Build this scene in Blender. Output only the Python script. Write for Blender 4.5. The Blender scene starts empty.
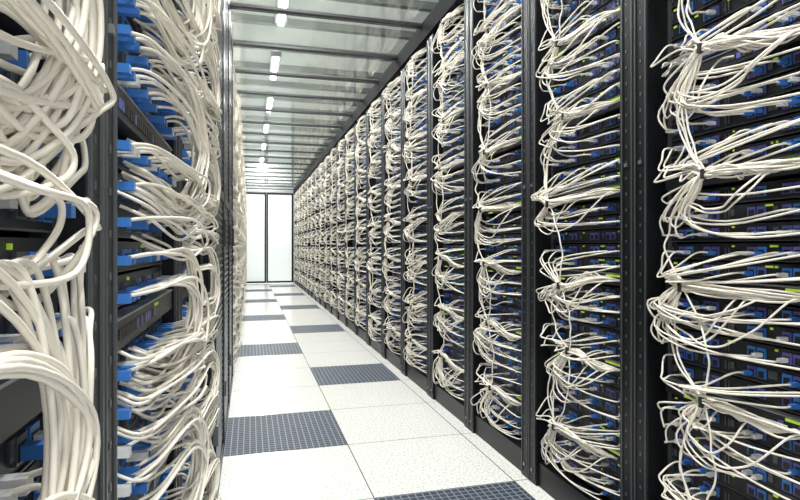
import bpy, math, random
import numpy as np
random.seed(7)
scene = bpy.context.scene
try:
    scene.view_settings.view_transform = 'Standard'
    scene.view_settings.look = 'None'
except Exception as e:
    print(e)

# ------------------------------------------------------------ materials
def mat(name, col, rough=0.5, metal=0.0, emit=0.0, spec=0.5, noise=0.0, nscale=20.0, ecol=None):
    m = bpy.data.materials.new(name); m.use_nodes = True
    nt = m.node_tree; b = nt.nodes['Principled BSDF']
    b.inputs['Base Color'].default_value = (*col, 1)
    b.inputs['Roughness'].default_value = rough
    b.inputs['Metallic'].default_value = metal
    b.inputs['Specular IOR Level'].default_value = spec
    if emit > 0:
        b.inputs['Emission Color'].default_value = (*(ecol or col), 1)
        b.inputs['Emission Strength'].default_value = emit
    if noise > 0:
        tc = nt.nodes.new('ShaderNodeTexCoord')
        n = nt.nodes.new('ShaderNodeTexNoise'); n.inputs['Scale'].default_value = nscale
        n.inputs['Detail'].default_value = 3
        r = nt.nodes.new('ShaderNodeValToRGB')
        r.color_ramp.elements[0].position = 0.3; r.color_ramp.elements[1].position = 0.7
        r.color_ramp.elements[0].color = (*[c*(1-noise) for c in col], 1)
        r.color_ramp.elements[1].color = (*[min(1, c*(1+noise*0.5)) for c in col], 1)
        nt.links.new(tc.outputs['Object'], n.inputs['Vector'])
        nt.links.new(n.outputs['Fac'], r.inputs['Fac'])
        nt.links.new(r.outputs['Color'], b.inputs['Base Color'])
    return m

M_cable = mat('cable_pvc', (0.85, 0.80, 0.71), 0.30, noise=0.12, nscale=9)
M_black = mat('rack_black_steel', (0.006, 0.0065, 0.008), 0.38, 0.0, spec=0.35, noise=0.3, nscale=12)
M_matte = mat('matte_black_profile', (0.006, 0.006, 0.007), 0.8, 0.0, spec=0.08, noise=0.2, nscale=12)
M_dark = mat('server_dark', (0.014, 0.015, 0.020), 0.4, spec=0.4, noise=0.3, nscale=30)
M_rail = mat('rail_grey', (0.12, 0.13, 0.14), 0.4, 0.6)
M_silver = mat('switch_silver', (0.35, 0.36, 0.38), 0.35, 0.8)
M_blue = mat('port_blue', (0.045, 0.19, 0.58), 0.35)
M_violet = mat('port_violet', (0.10, 0.11, 0.38), 0.35)
M_green = mat('label_green', (0.44, 0.66, 0.06), 0.5, emit=0.25)
M_hole = mat('port_hole', (0.01, 0.01, 0.012), 0.5)
M_white = mat('plug_clear', (0.70, 0.72, 0.74), 0.25)
M_tie = mat('velcro_tie', (0.01, 0.01, 0.01), 0.7)
M_alu = mat('ceiling_bar', (0.030, 0.032, 0.036), 0.4, 0.3)
M_ceil = mat('ceiling_paint_glow', (0.80, 0.84, 0.81), 0.6, emit=0.22, noise=0.06, nscale=2)  # added emission brightens the ceiling; the paint is no light source
M_wall = mat('wall_paint', (0.30, 0.33, 0.32), 0.7, noise=0.04, nscale=3)
M_tray = mat('tray_steel', (0.42, 0.45, 0.44), 0.35, 0.5)
M_lamp = mat('lamp_tube', (1, 1, 1), 0.4, emit=14.0, ecol=(1.0, 1.0, 0.98))
M_door = mat('door_frosted_glass', (0.80, 0.84, 0.82), 0.25, emit=0.30, ecol=(0.93, 1.0, 0.97), noise=0.03, nscale=1)  # emission stands in for light from a bright room behind the glass

def glass_mat():
    m = bpy.data.materials.new('ceiling_glass'); m.use_nodes = True
    nt = m.node_tree; nt.nodes.clear()
    N = nt.nodes.new; Lk = nt.links.new
    o = N('ShaderNodeOutputMaterial')
    t = N('ShaderNodeBsdfTransparent'); t.inputs['Color'].default_value = (0.90, 0.925, 0.905, 1)
    g = N('ShaderNodeBsdfGlossy'); g.inputs['Roughness'].default_value = 0.07
    g.inputs['Color'].default_value = (0.92, 0.95, 0.93, 1)
    geo = N('ShaderNodeNewGeometry')
    dot = N('ShaderNodeVectorMath'); dot.operation = 'DOT_PRODUCT'
    Lk(geo.outputs['Normal'], dot.inputs[0]); Lk(geo.outputs['Incoming'], dot.inputs[1])
    ab = N('ShaderNodeMath'); ab.operation = 'ABSOLUTE'; Lk(dot.outputs['Value'], ab.inputs[0])
    om = N('ShaderNodeMath'); om.operation = 'SUBTRACT'; om.inputs[0].default_value = 1; Lk(ab.outputs[0], om.inputs[1])
    pw = N('ShaderNodeMath'); pw.operation = 'POWER'; Lk(om.outputs[0], pw.inputs[0]); pw.inputs[1].default_value = 5
    ma = N('ShaderNodeMath'); ma.operation = 'MULTIPLY_ADD'; Lk(pw.outputs[0], ma.inputs[0])
    ma.inputs[1].default_value = 0.8; ma.inputs[2].default_value = 0.06
    x = N('ShaderNodeMixShader')
    Lk(ma.outputs[0], x.inputs[0]); Lk(t.outputs[0], x.inputs[1]); Lk(g.outputs[0], x.inputs[2])
    Lk(x.outputs[0], o.inputs[0])
    return m
M_glass = glass_mat()

def tile_white():
    m = mat('floor_tile_white', (0.80, 0.80, 0.77), 0.20)
    nt = m.node_tree; b = nt.nodes['Principled BSDF']
    tc = nt.nodes.new('ShaderNodeTexCoord')
    n = nt.nodes.new('ShaderNodeTexNoise'); n.inputs['Scale'].default_value = 100; n.inputs['Detail'].default_value = 4
    r = nt.nodes.new('ShaderNodeValToRGB')
    r.color_ramp.elements[0].position = 0.34; r.color_ramp.elements[0].color = (0.48, 0.47, 0.445, 1)
    r.color_ramp.elements[1].position = 0.52; r.color_ramp.elements[1].color = (0.78, 0.775, 0.75, 1)
    nt.links.new(tc.outputs['Object'], n.inputs['Vector']); nt.links.new(n.outputs['Fac'], r.inputs['Fac'])
    nt.links.new(r.outputs['Color'], b.inputs['Base Color'])
    return m
def tile_grid():
    m = mat('floor_tile_vent', (0.05, 0.06, 0.08), 0.55, spec=0.25)
    nt = m.node_tree; b = nt.nodes['Principled BSDF']
    tc = nt.nodes.new('ShaderNodeTexCoord')
    br = nt.nodes.new('ShaderNodeTexBrick')
    br.offset = 0.0; br.squash = 1.0
    br.inputs['Scale'].default_value = 1.0
    br.inputs['Brick Width'].default_value = 0.0305
    br.inputs['Row Height'].default_value = 0.0305
    br.inputs['Mortar Size'].default_value = 0.0028
    br.inputs['Mortar Smooth'].default_value = 0.1
    br.inputs['Color1'].default_value = (0.019, 0.026, 0.040, 1)
    br.inputs['Color2'].default_value = (0.032, 0.040, 0.058, 1)
    br.inputs['Mortar'].default_value = (0.19, 0.22, 0.27, 1)
    nt.links.new(tc.outputs['Object'], br.inputs['Vector'])
    nt.links.new(br.outputs['Color'], b.inputs['Base Color'])
    return m
M_tw, M_tg = tile_white(), tile_grid()
M_joint = mat('tile_joint', (0.06, 0.06, 0.06), 0.8)

# ------------------------------------------------------------ mesh builder
class B:
    def __init__(s, mats):
        s.v = []; s.f = []; s.m = []; s.mats = mats
    def box(s, x0, x1, y0, y1, z0, z1, m=0):
        i = len(s.v)
        s.v += [(x0,y0,z0),(x1,y0,z0),(x1,y1,z0),(x0,y1,z0),(x0,y0,z1),(x1,y0,z1),(x1,y1,z1),(x0,y1,z1)]
        s.f += [(i,i+3,i+2,i+1),(i+4,i+5,i+6,i+7),(i,i+1,i+5,i+4),(i+1,i+2,i+6,i+5),(i+2,i+3,i+7,i+6),(i+3,i,i+4,i+7)]
        s.m += [m]*6
    def quad(s, pts, m=0):
        i = len(s.v); s.v += pts; s.f.append((i,i+1,i+2,i+3)); s.m.append(m)
    def mesh(s, name, smooth=False):
        me = bpy.data.meshes.new(name)
        me.from_pydata(s.v, [], s.f)
        for mm in s.mats: me.materials.append(mm)
        me.polygons.foreach_set('material_index', s.m)
        if smooth: me.polygons.foreach_set('use_smooth', [True]*len(s.f))
        me.update(); return me

def obj(name, me, parent=None, loc=(0,0,0)):
    o = bpy.data.objects.new(name, me); scene.collection.objects.link(o)
    o.location = loc
    if parent: o.parent = parent
    return o
def empty(name, loc):
    e = bpy.data.objects.new(name, None); e.empty_display_size = 0.1
    scene.collection.objects.link(e); e.location = loc; return e

def tubes(name, ctrl, radius, sub=4, sides=6, mtl=None):
    C = np.asarray(ctrl, float); N, K, _ = C.shape
    P = np.concatenate([2*C[:, :1]-C[:, 1:2], C, 2*C[:, -1:]-C[:, -2:-1]], 1)
    out = []
    for k in range(K-1):
        p0, p1, p2, p3 = P[:, k], P[:, k+1], P[:, k+2], P[:, k+3]
        for j in range(sub):
            t = j/sub
            out.append(0.5*((2*p1)+(-p0+p2)*t+(2*p0-5*p1+4*p2-p3)*t*t+(-p0+3*p1-3*p2+p3)*t**3))
    out.append(C[:, -1])
    S = np.stack(out, 1); Mn = S.shape[1]
    T = np.gradient(S, axis=1); T /= np.linalg.norm(T, axis=2, keepdims=True)+1e-9
    n = np.cross(T[:, 0], np.array([0.13, 0.2, 0.97])); n /= np.linalg.norm(n, axis=1, keepdims=True)+1e-9
    V = np.zeros((N, Mn, sides, 3)); ang = np.arange(sides)*2*np.pi/sides
    for i in range(Mn):
        t = T[:, i]; n = n-t*np.sum(n*t, 1, keepdims=True); n /= np.linalg.norm(n, axis=1, keepdims=True)+1e-9
        b = np.cross(t, n)
        V[:, i] = S[:, i, None]+radius*(np.cos(ang)[None, :, None]*n[:, None]+np.sin(ang)[None, :, None]*b[:, None])
    idx = np.arange(N*Mn*sides).reshape(N, Mn, sides)
    a = idx[:, :-1]; c = idx[:, 1:]
    F = np.stack([a, np.roll(a, -1, 2), np.roll(c, -1, 2), c], -1).reshape(-1, 4)
    me = bpy.data.meshes.new(name)
    me.from_pydata(V.reshape(-1, 3).tolist(), [], F.tolist())
    me.polygons.foreach_set('use_smooth', [True]*len(F))
    me.materials.append(mtl or M_cable); me.update()
    return me

# ------------------------------------------------------------ layout numbers
PITCH = 0.67; OPEN = 0.54; PW = 0.065
TOP = 2.40; HH = 2.50
XR = 1.22      # right equipment face
XL = -0.185    # left equipment face
U = 0.05; MOD = 0.30
TIES = [0.286+MOD*m for m in range(8)]
PORTS_R = [0.03, 0.058, 0.125, 0.153, 0.22, 0.248, 0.36, 0.388, 0.45, 0.478]
PORTS_L = [0.04, 0.068, 0.10, 0.165, 0.193, 0.25, 0.278, 0.34, 0.368, 0.44, 0.468, 0.50]
def rows():
    out = []
    for zt in TIES:
        for j in (-3, -2, -1, 0, 1, 2):
            z = zt+j*U
            if 0.12 < z < 2.37: out.append((zt, j, z))
    return out

def rack_frame(sg, dp):
    b = B([M_black, M_rail, M_silver])
    def bx(a0, a1, d0, d1, z0, z1, m=0):
        x0, x1 = sorted((sg*d0, sg*d1)); b.box(x0, x1, a0, a1, z0, z1, m)
    W0, W1 = -PW+0.0015, OPEN+PW-0.0015
    bx(W0, 0, dp-0.015, dp, 0.0, HH-0.04); bx(OPEN, W1, dp-0.015, dp, 0.0, HH-0.04)
    bx(-0.006, 0, 0.0, dp-0.015, 0.1, TOP); bx(OPEN, OPEN+0.006, 0.0, dp-0.015, 0.1, TOP)
    bx(W0, W0+0.02, -0.85, dp-0.015, 0.0, HH-0.04); bx(W1-0.02, W1, -0.85, dp-0.015, 0.0, HH-0.04)
    bx(0.0, 0.016, -0.02, 0.0, 0.1, TOP, 1); bx(OPEN-0.016, OPEN, -0.02, 0.0, 0.1, TOP, 1)
    bx(W0, W1, -0.85, dp-0.01, 0.0, 0.10); bx(W0, W1, -0.85, dp-0.002, TOP, HH-0.04)
    bx(W0, W1, -0.87, -0.85, 0.0, HH-0.04)
    for a in (W0+0.004, -0.012, OPEN+0.008, W1-0.008):
        bx(a, a+0.004, dp, dp+0.0035, 0.02, HH-0.11, 1)
    z = 0.16
    while z < 2.36:
        for a in (-0.034, OPEN+0.030):
            bx(a, a+0.006, dp-0.0005, dp+0.0015, z, z+0.009, 1)
        z += 0.05
    for z in (0.05, 1.25, 2.36):
        for a in (-0.036, OPEN+0.028):
            bx(a, a+0.011, dp, dp+0.005, z, z+0.011, 2)
    return b.mesh('rack_frame')

def rack_equipment(sg, ports, right):
    b = B([M_dark, M_rail, M_silver, M_blue, M_violet, M_green, M_hole, M_white])
    def bx(a0, a1, d0, d1, z0, z1, m=0):
        x0, x1 = sorted((sg*d0, sg*d1)); b.box(x0, x1, a0, a1, z0, z1, m)
    for zt, j, z in rows():
        if j == 0:
            bx(0.016, OPEN-0.016, -0.5, 0.022, z-0.020, z+0.018, 0)
            bx(0.016, OPEN-0.016, -0.5, 0.024, z+0.018, z+0.021, 2)
            if right:
                bx(0.02, 0.14, 0.022, 0.0235, z+0.009, z+0.016, 5)
                bx(0.40, 0.45, 0.022, 0.0235, z-0.018, z-0.012, 5)
            elif random.random() < 0.5:
                bx(0.30, 0.34, 0.022, 0.0235, z+0.008, z+0.013, 5)
            for a in np.arange(0.03, 0.30, 0.0165):
                bx(a, a+0.013, 0.022, 0.0235, z-0.008, z+0.006, 4 if random.random() < 0.3 else 6)
        else:
            bx(0.016, OPEN-0.016, -0.5, 0.0, z-0.021, z+0.021, 0)
            bx(0.016, OPEN-0.016, -0.5, 0.003, z-0.0235, z-0.0215, 1)
            for k, a in enumerate(ports):
                if right:
                    mm = 4 if random.random() < 0.6 else 3
                    bx(a-0.0115, a+0.0115, 0.0, 0.004, z-0.013, z+0.012, mm)
                    bx(a-0.0075, a+0.0075, 0.004, 0.005, z-0.011, z+0.005, 6)
                else:
                    bx(a-0.011, a+0.011, 0.0, 0.004, z-0.014, z+0.009, 3 if random.random() < 0.5 else 1)
                    bx(a-0.008, a+0.008, 0.004, 0.005, z-0.012, z+0.003, 6)
            for a in (0.082, 0.095, 0.177, 0.19, 0.30, 0.42, 0.50):
                q = random.random()
                if q < (0.42 if right else 0.15):
                    w = random.choice((0.004, 0.007, 0.012, 0.02))
                    bx(a, a+w, 0.0, 0.003, z+0.011, z+0.016, 5)
                elif q < 0.75:
                    bx(a, a+0.012, 0.0, 0.003, z-0.008, z+0.010, 1)
            for a in (0.315, 0.325, 0.515):
                bx(a, a+0.004, 0.0, 0.003, z-0.012, z+0.010, 1)
    return b.mesh('rack_equipment')

def right_cables(var):
    r = np.random.default_rng(100+var)
    ctrl = []; plugs = B([M_white, M_blue, M_tie])
    ta0 = 0.315
    tinfo = {}
    for zt in TIES: tinfo[zt] = (ta0+r.normal(0, 0.034), 0.085+r.normal(0, 0.008), min(2.36, zt+0.008+r.normal(0, 0.022)))
    for zt in TIES:
        ta, td, tz = tinfo[zt]
        sway = 0.035+0.06*r.random()
        swb = 0.035+0.06*r.random()
        for j in (-3, -2, -1, 1, 2):
            z = zt+j*U
            if not (0.12 < z < 2.37): continue
            rowdrop = 0.006+0.034*r.random()
            pull = 0.12+0.43*r.random()
            sparse = 0.20+0.45*r.random()
            for k, a in enumerate(PORTS_R):
                if r.random() < sparse: continue
                L = 0.024
                plugs.box(-(0.004+L), -0.004, a-0.0055, a+0.0055, z-0.009, z+0.001, 0 if r.random() < 0.6 else 1)
                far = a > ta
                dist = abs(z-tz)/0.15
                tru = ta+(sway if j > 0 else swb)*math.sin(math.pi*min(1, dist*0.55+0.08))*(1.0 if not far else 1.35)+r.normal(0, 0.009)
                if far: tru = max(tru, a-0.03+0.05*r.random())
                tru = min(tru, OPEN-0.014)
                dj = 0.062+0.034*r.random()
                sl = r.normal(0, 0.006)
                p = [(0.020, a, z-0.004), (0.048+0.012*r.random(), a+0.008, z-0.005),
                     (dj, a*0.45+tru*0.55, z-rowdrop+(tz-z)*pull*0.5+sl),
                     (dj+0.008, tru, z-rowdrop*0.8+(tz-z)*(pull+0.15)+sl),
                     (td+0.007*r.normal(), ta*0.62+tru*0.38, z*0.25+tz*0.75+r.normal(0, 0.005)),
                     (td+r.normal(0, 0.004), ta+r.normal(0, 0.004), tz+r.normal(0, 0.006))]
                sa = 0.03+0.22*r.random()
                p += [(td*0.92+0.005*r.normal(), ta-0.055, tz+0.002+r.normal(0, 0.007)),
                      (0.062, sa*0.6+(ta-0.10)*0.4, min(zt, 2.36)-0.002+r.normal(0, 0.008)), (0.030, sa, min(zt, 2.36)-0.001)]
                ctrl.append(p)
        for q in range(r.integers(2, 5)):
            a0 = 0.05+0.25*r.random(); a1 = min(OPEN-0.015, ta+0.02+0.13*r.random()); h = 0.05+0.09*r.random()
            if zt-h < 0.12: h = 0.05
            p = [(0.030, a0, zt-0.002), (0.060, a0+0.02, zt-0.012)]
            for t in np.linspace(0.2, 1, 6):
                p.append((0.085+0.02*r.random(), a0+(a1-a0)*t, zt-h*math.sin(math.pi*min(1, t*0.8))-0.01))
            p.append((td, ta, tz))
            ctrl.append(p)
    for i in range(len(TIES)-1):
        A, C = tinfo[TIES[i]], tinfo[TIES[i+1]]
        for q in range(r.integers(1, 5)):
            s = (0.05+0.04*r.random())*(1 if r.random() < 0.8 else -0.7)
            p = []
            for t in np.linspace(0, 1, 9):
                w = math.sin(math.pi*t)
                p.append((A[1]*(1-t)+C[1]*t+0.012*w*r.random(), A[0]*(1-t)+C[0]*t+s*w+r.normal(0, 0.003), A[2]*(1-t)+C[2]*t))
            ctrl.append(p)
    for zt in TIES:
        ta, td, tz = tinfo[zt]
        plugs.box(-(td+0.013), -(td-0.011), ta-0.005, ta+0.005, tz-0.013, tz+0.012, 2)
    C = np.array(ctrl); C[..., 0] *= -1
    return tubes('patch_cables_r', C, 0.0027), plugs.mesh('cable_plugs')

def left_cables(var, rmin, rmax, amax, keep, low, klow):
    r = np.random.default_rng(200+var)
    ctrl = []; plugs = B([M_white, M_blue, M_tie])
    for zt, j, z in rows():
        if j == 0: continue
        Rr = r.random(); br = r.normal(0, 0.012); abr = r.random()
        for k, a in enumerate(PORTS_L):
            if r.random() > (keep if j > -2 else klow): continue
            plugs.box(0.004, 0.034, a-0.0065, a+0.0065, z-0.011, z+0.001, 1 if r.random() < 0.75 else 0)
            # cables of one server run nested: the nearer the port the wider its loop
            nest = 1-k/len(PORTS_L)
            R = rmin+(rmax-rmin)*min(1, max(0, 0.30*Rr+0.45*nest+0.30*r.random()))
            ab = amax-0.14*(0.35*abr+0.35*(1-nest)+0.30*r.random())
            ab = max(ab, min(a+0.015, amax))
            base = max(0.13, zt-low+br+0.012*nest*-1+r.normal(0, 0.012)+(0.03 if j < 2 else 0)*r.random())
            if j < -1: base = z-0.045+r.normal(0, 0.006)
            drop = z-base
            e = 0.04+0.26*r.random()
            p = [(0.018, a, z-0.004), (min(0.056, R*0.7), a*0.85+ab*0.15, z+0.001+0.006*r.random()),
                 (R*0.90, a*0.35+ab*0.65, z-0.002+0.007*r.normal()),
                 (R, ab, z-drop*0.36+0.009*r.normal()),
                 (R*0.94, ab-0.012, z-drop*0.74+0.009*r.normal()),
                 (R*0.68, ab*0.62+e*0.38, base-0.014+0.009*r.normal()),
                 (0.048, e+0.02, base+0.002), (0.012, e, base+0.02)]
            ctrl.append(p)
    C = np.array(ctrl)
    return tubes('patch_cables_l', C, 0.0025, sub=6, sides=8), plugs.mesh('cable_plugs')

frR, frL = rack_frame(-1, 0.07), rack_frame(1, 0.025)
eqR, eqL = rack_equipment(-1, PORTS_R, True), rack_equipment(1, PORTS_L, False)
varR = [right_cables(i) for i in range(7)]
varL = [left_cables(0, 0.045, 0.082, 0.41, 0.97, 0.115, 0.40), left_cables(1, 0.055, 0.110, 0.49, 0.94, 0.10, 0.42),
        left_cables(2, 0.055, 0.095, 0.52, 0.92, 0.09, 0.5), left_cables(3, 0.06, 0.115, 0.52, 0.85, 0.09, 0.5)]

y0 = 0.86-2*PITCH; i = 0
while y0+OPEN+PW < 15.1:
    e = empty('server_rack', (XR, y0, 0))
    obj('frame', frR, e); obj('servers', eqR, e)
    c, p = varR[(i*5+1) % 7]
    obj('patch_cables', c, e); obj('plugs', p, e)
    y0 += PITCH; i += 1

def cabinet():
    b = B([M_black, M_rail, M_dark, M_silver])
    W0, W1 = -PW+0.0015, OPEN+PW-0.0015
    b.box(-0.87, 0.045, W0, W1, 0.0, HH-0.04, 0)
    b.box(0.045, 0.062, W0+0.01, W1-0.01, 0.06, 2.40, 2)
    for a in (W0+0.01, W1-0.045):
        b.box(0.062, 0.070, a, a+0.035, 0.06, 2.40, 0)
    for z in (0.06, 1.2, 2.36):
        b.box(0.062, 0.070, W0+0.01, W1-0.01, z, z+0.04, 0)
    z = 0.13
    while z < 2.34:
        b.box(0.062, 0.065, W0+0.06, W1-0.06, z, z+0.008, 1); z += 0.03
    b.box(0.070, 0.078, W1-0.04, W1-0.022, 1.0, 1.12, 2)
    for z in (0.3, 1.3, 2.2):
        b.box(0.06, 0.078, W0+0.002, W0+0.012, z, z+0.07, 1)
    return b.mesh('cabinet_body')
cab = cabinet()
y0 = 0.08-PITCH; i = -1
while y0+OPEN+PW < 15.1:
    if i in (3, 4, 5):
        e = empty('closed_rack_cabinet', (XL, y0, 0)); obj('cabinet_body', cab, e)
    else:
        e = empty('server_rack', (XL, y0, 0))
        obj('frame', frL, e); obj('servers', eqL, e)
        c, p = varL[{-1: 0, 0: 0, 1: 1, 2: 2}.get(i, 3 if i % 2 else 2)]
        obj('patch_cables', c, e); obj('plugs', p, e)
    y0 += PITCH; i += 1

# ------------------------------------------------------------ room shell
WX0, WX1, YB, YE, CZ = -1.6, 2.6, -3.0, 15.15, 3.35
T = 0.61; X0 = -0.135-3*T; Y0 = 1.53-8*T
b = B([M_tw, M_tg, M_joint])
b.box(WX0, WX1, YB, YE, -0.05, -0.002, 2)
for ix in range(8):
    for iy in range(32):
        xa, ya = X0+ix*T, Y0+iy*T
        xb, yb = min(xa+T, WX1), min(ya+T, YE)
        xa2, ya2 = max(xa, WX0), max(ya, YB)
        if xb <= xa2 or yb <= ya2: continue
        k = iy-8
        dark = (ix == 4 and k % 4 == 0) or (ix == 3 and k % 4 == 2)
        g = 0.0024
        b.quad([(xa2+g, ya2+g, 0), (xb-g, ya2+g, 0), (xb-g, yb-g, 0), (xa2+g, yb-g, 0)], 1 if dark else 0)
obj('floor', b.mesh('floor'))

b = B([M_wall]); b.box(WX0-0.1, WX0, YB, YE, 0, CZ); obj('wall_left', b.mesh('wall_left'))
b = B([M_wall]); b.box(WX1, WX1+0.1, YB, YE, 0, CZ); obj('wall_right', b.mesh('wall_right'))
DX0, DX1, DH = -0.13, 1.13, 2.44
b = B([M_wall])
b.box(WX0-0.1, DX0, YE, YE+0.1, 0, CZ); b.box(DX1, WX1+0.1, YE, YE+0.1, 0, CZ); b.box(DX0, DX1, YE, YE+0.1, DH, CZ)
obj('wall_end', b.mesh('wall_end'))
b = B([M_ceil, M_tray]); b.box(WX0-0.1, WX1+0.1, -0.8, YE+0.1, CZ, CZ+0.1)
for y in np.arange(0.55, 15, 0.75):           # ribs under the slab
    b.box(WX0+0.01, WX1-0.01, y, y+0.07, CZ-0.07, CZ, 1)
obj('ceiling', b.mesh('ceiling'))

def door(name, x0, x1, hx):
    e = empty(name, (x0, YE+0.02, 0)); w = x1-x0
    f = 0.045
    b = B([M_black])
    b.box(0.002, f, 0, 0.045, 0.01, DH-0.01, 0); b.box(w-f, w-0.002, 0, 0.045, 0.01, DH-0.01, 0)
    b.box(f, w-f, 0, 0.045, 0.01, 0.06, 0); b.box(f, w-f, 0, 0.045, DH-0.06, DH-0.01, 0)
    obj('door_frame', b.mesh('door_frame'), e)
    b = B([M_door]); b.box(f, w-f, 0.018, 0.028, 0.06, DH-0.06, 0); obj('door_glass', b.mesh('door_glass'), e)
    b = B([M_black]); b.box(hx-0.012, hx+0.012, -0.05, -0.03, 0.9, 1.35)
    b.box(hx-0.008, hx+0.008, -0.03, 0.001, 0.98, 1.00); b.box(hx-0.008, hx+0.008, -0.03, 0.001, 1.25, 1.27)
    obj('door_handle', b.mesh('door_handle'), e)
door('door_1', DX0, 0.42, 0.52); door('door_2', 0.42, DX1, 0.03)

# ------------------------------------------------------------ glass aisle ceiling
CX0, CX1 = -0.15, 1.13
e = empty('aisle_glass_ceiling', (0, 0, HH))
b = B([M_matte])
b.box(CX0-0.06, CX0, -0.6, YE-0.005, -0.035, 0.018)
b.box(CX1, CX1+0.015, -0.6, YE-0.005, -0.105, 0.018); b.box(CX1+0.015, CX1+0.10, -0.6, YE-0.005, -0.035, 0.018)
obj('side_rails', b.mesh('side_rails'), e)
b = B([M_alu, M_rail]); gm = B([M_glass])
yb = 3.62-7*PITCH
ys = []
while yb < YE: ys.append(yb); yb += PITCH
for y in ys:
    if y < -0.6: continue
    b.box(CX0, CX1, y-0.034, y+0.034, 0.0, 0.016, 0)
    b.box(CX0, CX1, y-0.006, y+0.006, -0.003, 0.0, 1)
    if y+PITCH < YE:
        gm.quad([(CX0, y+0.034, 0.012), (CX1, y+0.034, 0.012), (CX1, y+PITCH-0.034, 0.012), (CX0, y+PITCH-0.034, 0.012)])
obj('cross_bars', b.mesh('cross_bars'), e)
obj('glass_panes', gm.mesh('glass_panes'), e)

# luminaires
lb = B([M_tray, M_lamp])
lb.box(-0.06, 0.06, -0.46, 0.46, 0.0, 0.09, 0); lb.box(-0.032, 0.032, -0.44, 0.44, -0.018, 0.0, 1)
lm = lb.mesh('luminaire_body')
ld = bpy.data.lights.new('tube_light', 'AREA'); ld.shape = 'RECTANGLE'; ld.size = 0.064; ld.size_y = 0.88
ld.energy = 72; ld.color = (1.0, 0.993, 0.975)
y = -0.40
while y < 15:
    e = empty('ceiling_lamp', (0.30, y, 3.26)); obj('luminaire_body', lm, e)
    o = bpy.data.objects.new('tube_light', ld); scene.collection.objects.link(o); o.parent = e; o.location = (0, 0, -0.025)
    y += 1.9

# ------------------------------------------------------------ world
w = bpy.data.worlds.new('World'); scene.world = w; w.use_nodes = True
bg = w.node_tree.nodes['Background']; bg.inputs[0].default_value = (1.0, 0.995, 0.975, 1); bg.inputs[1].default_value = 1.85

# ------------------------------------------------------------ camera
cd = bpy.data.cameras.new('Camera'); cam = bpy.data.objects.new('Camera', cd); scene.collection.objects.link(cam)
cd.sensor_width = 36; cd.lens = 36*552/800; cd.clip_start = 0.02
cam.location = (0, 0, 1.0)
cam.rotation_euler = (math.radians(90), 0, -math.radians(15.2))
cd.shift_y = -0.005
scene.camera = cam
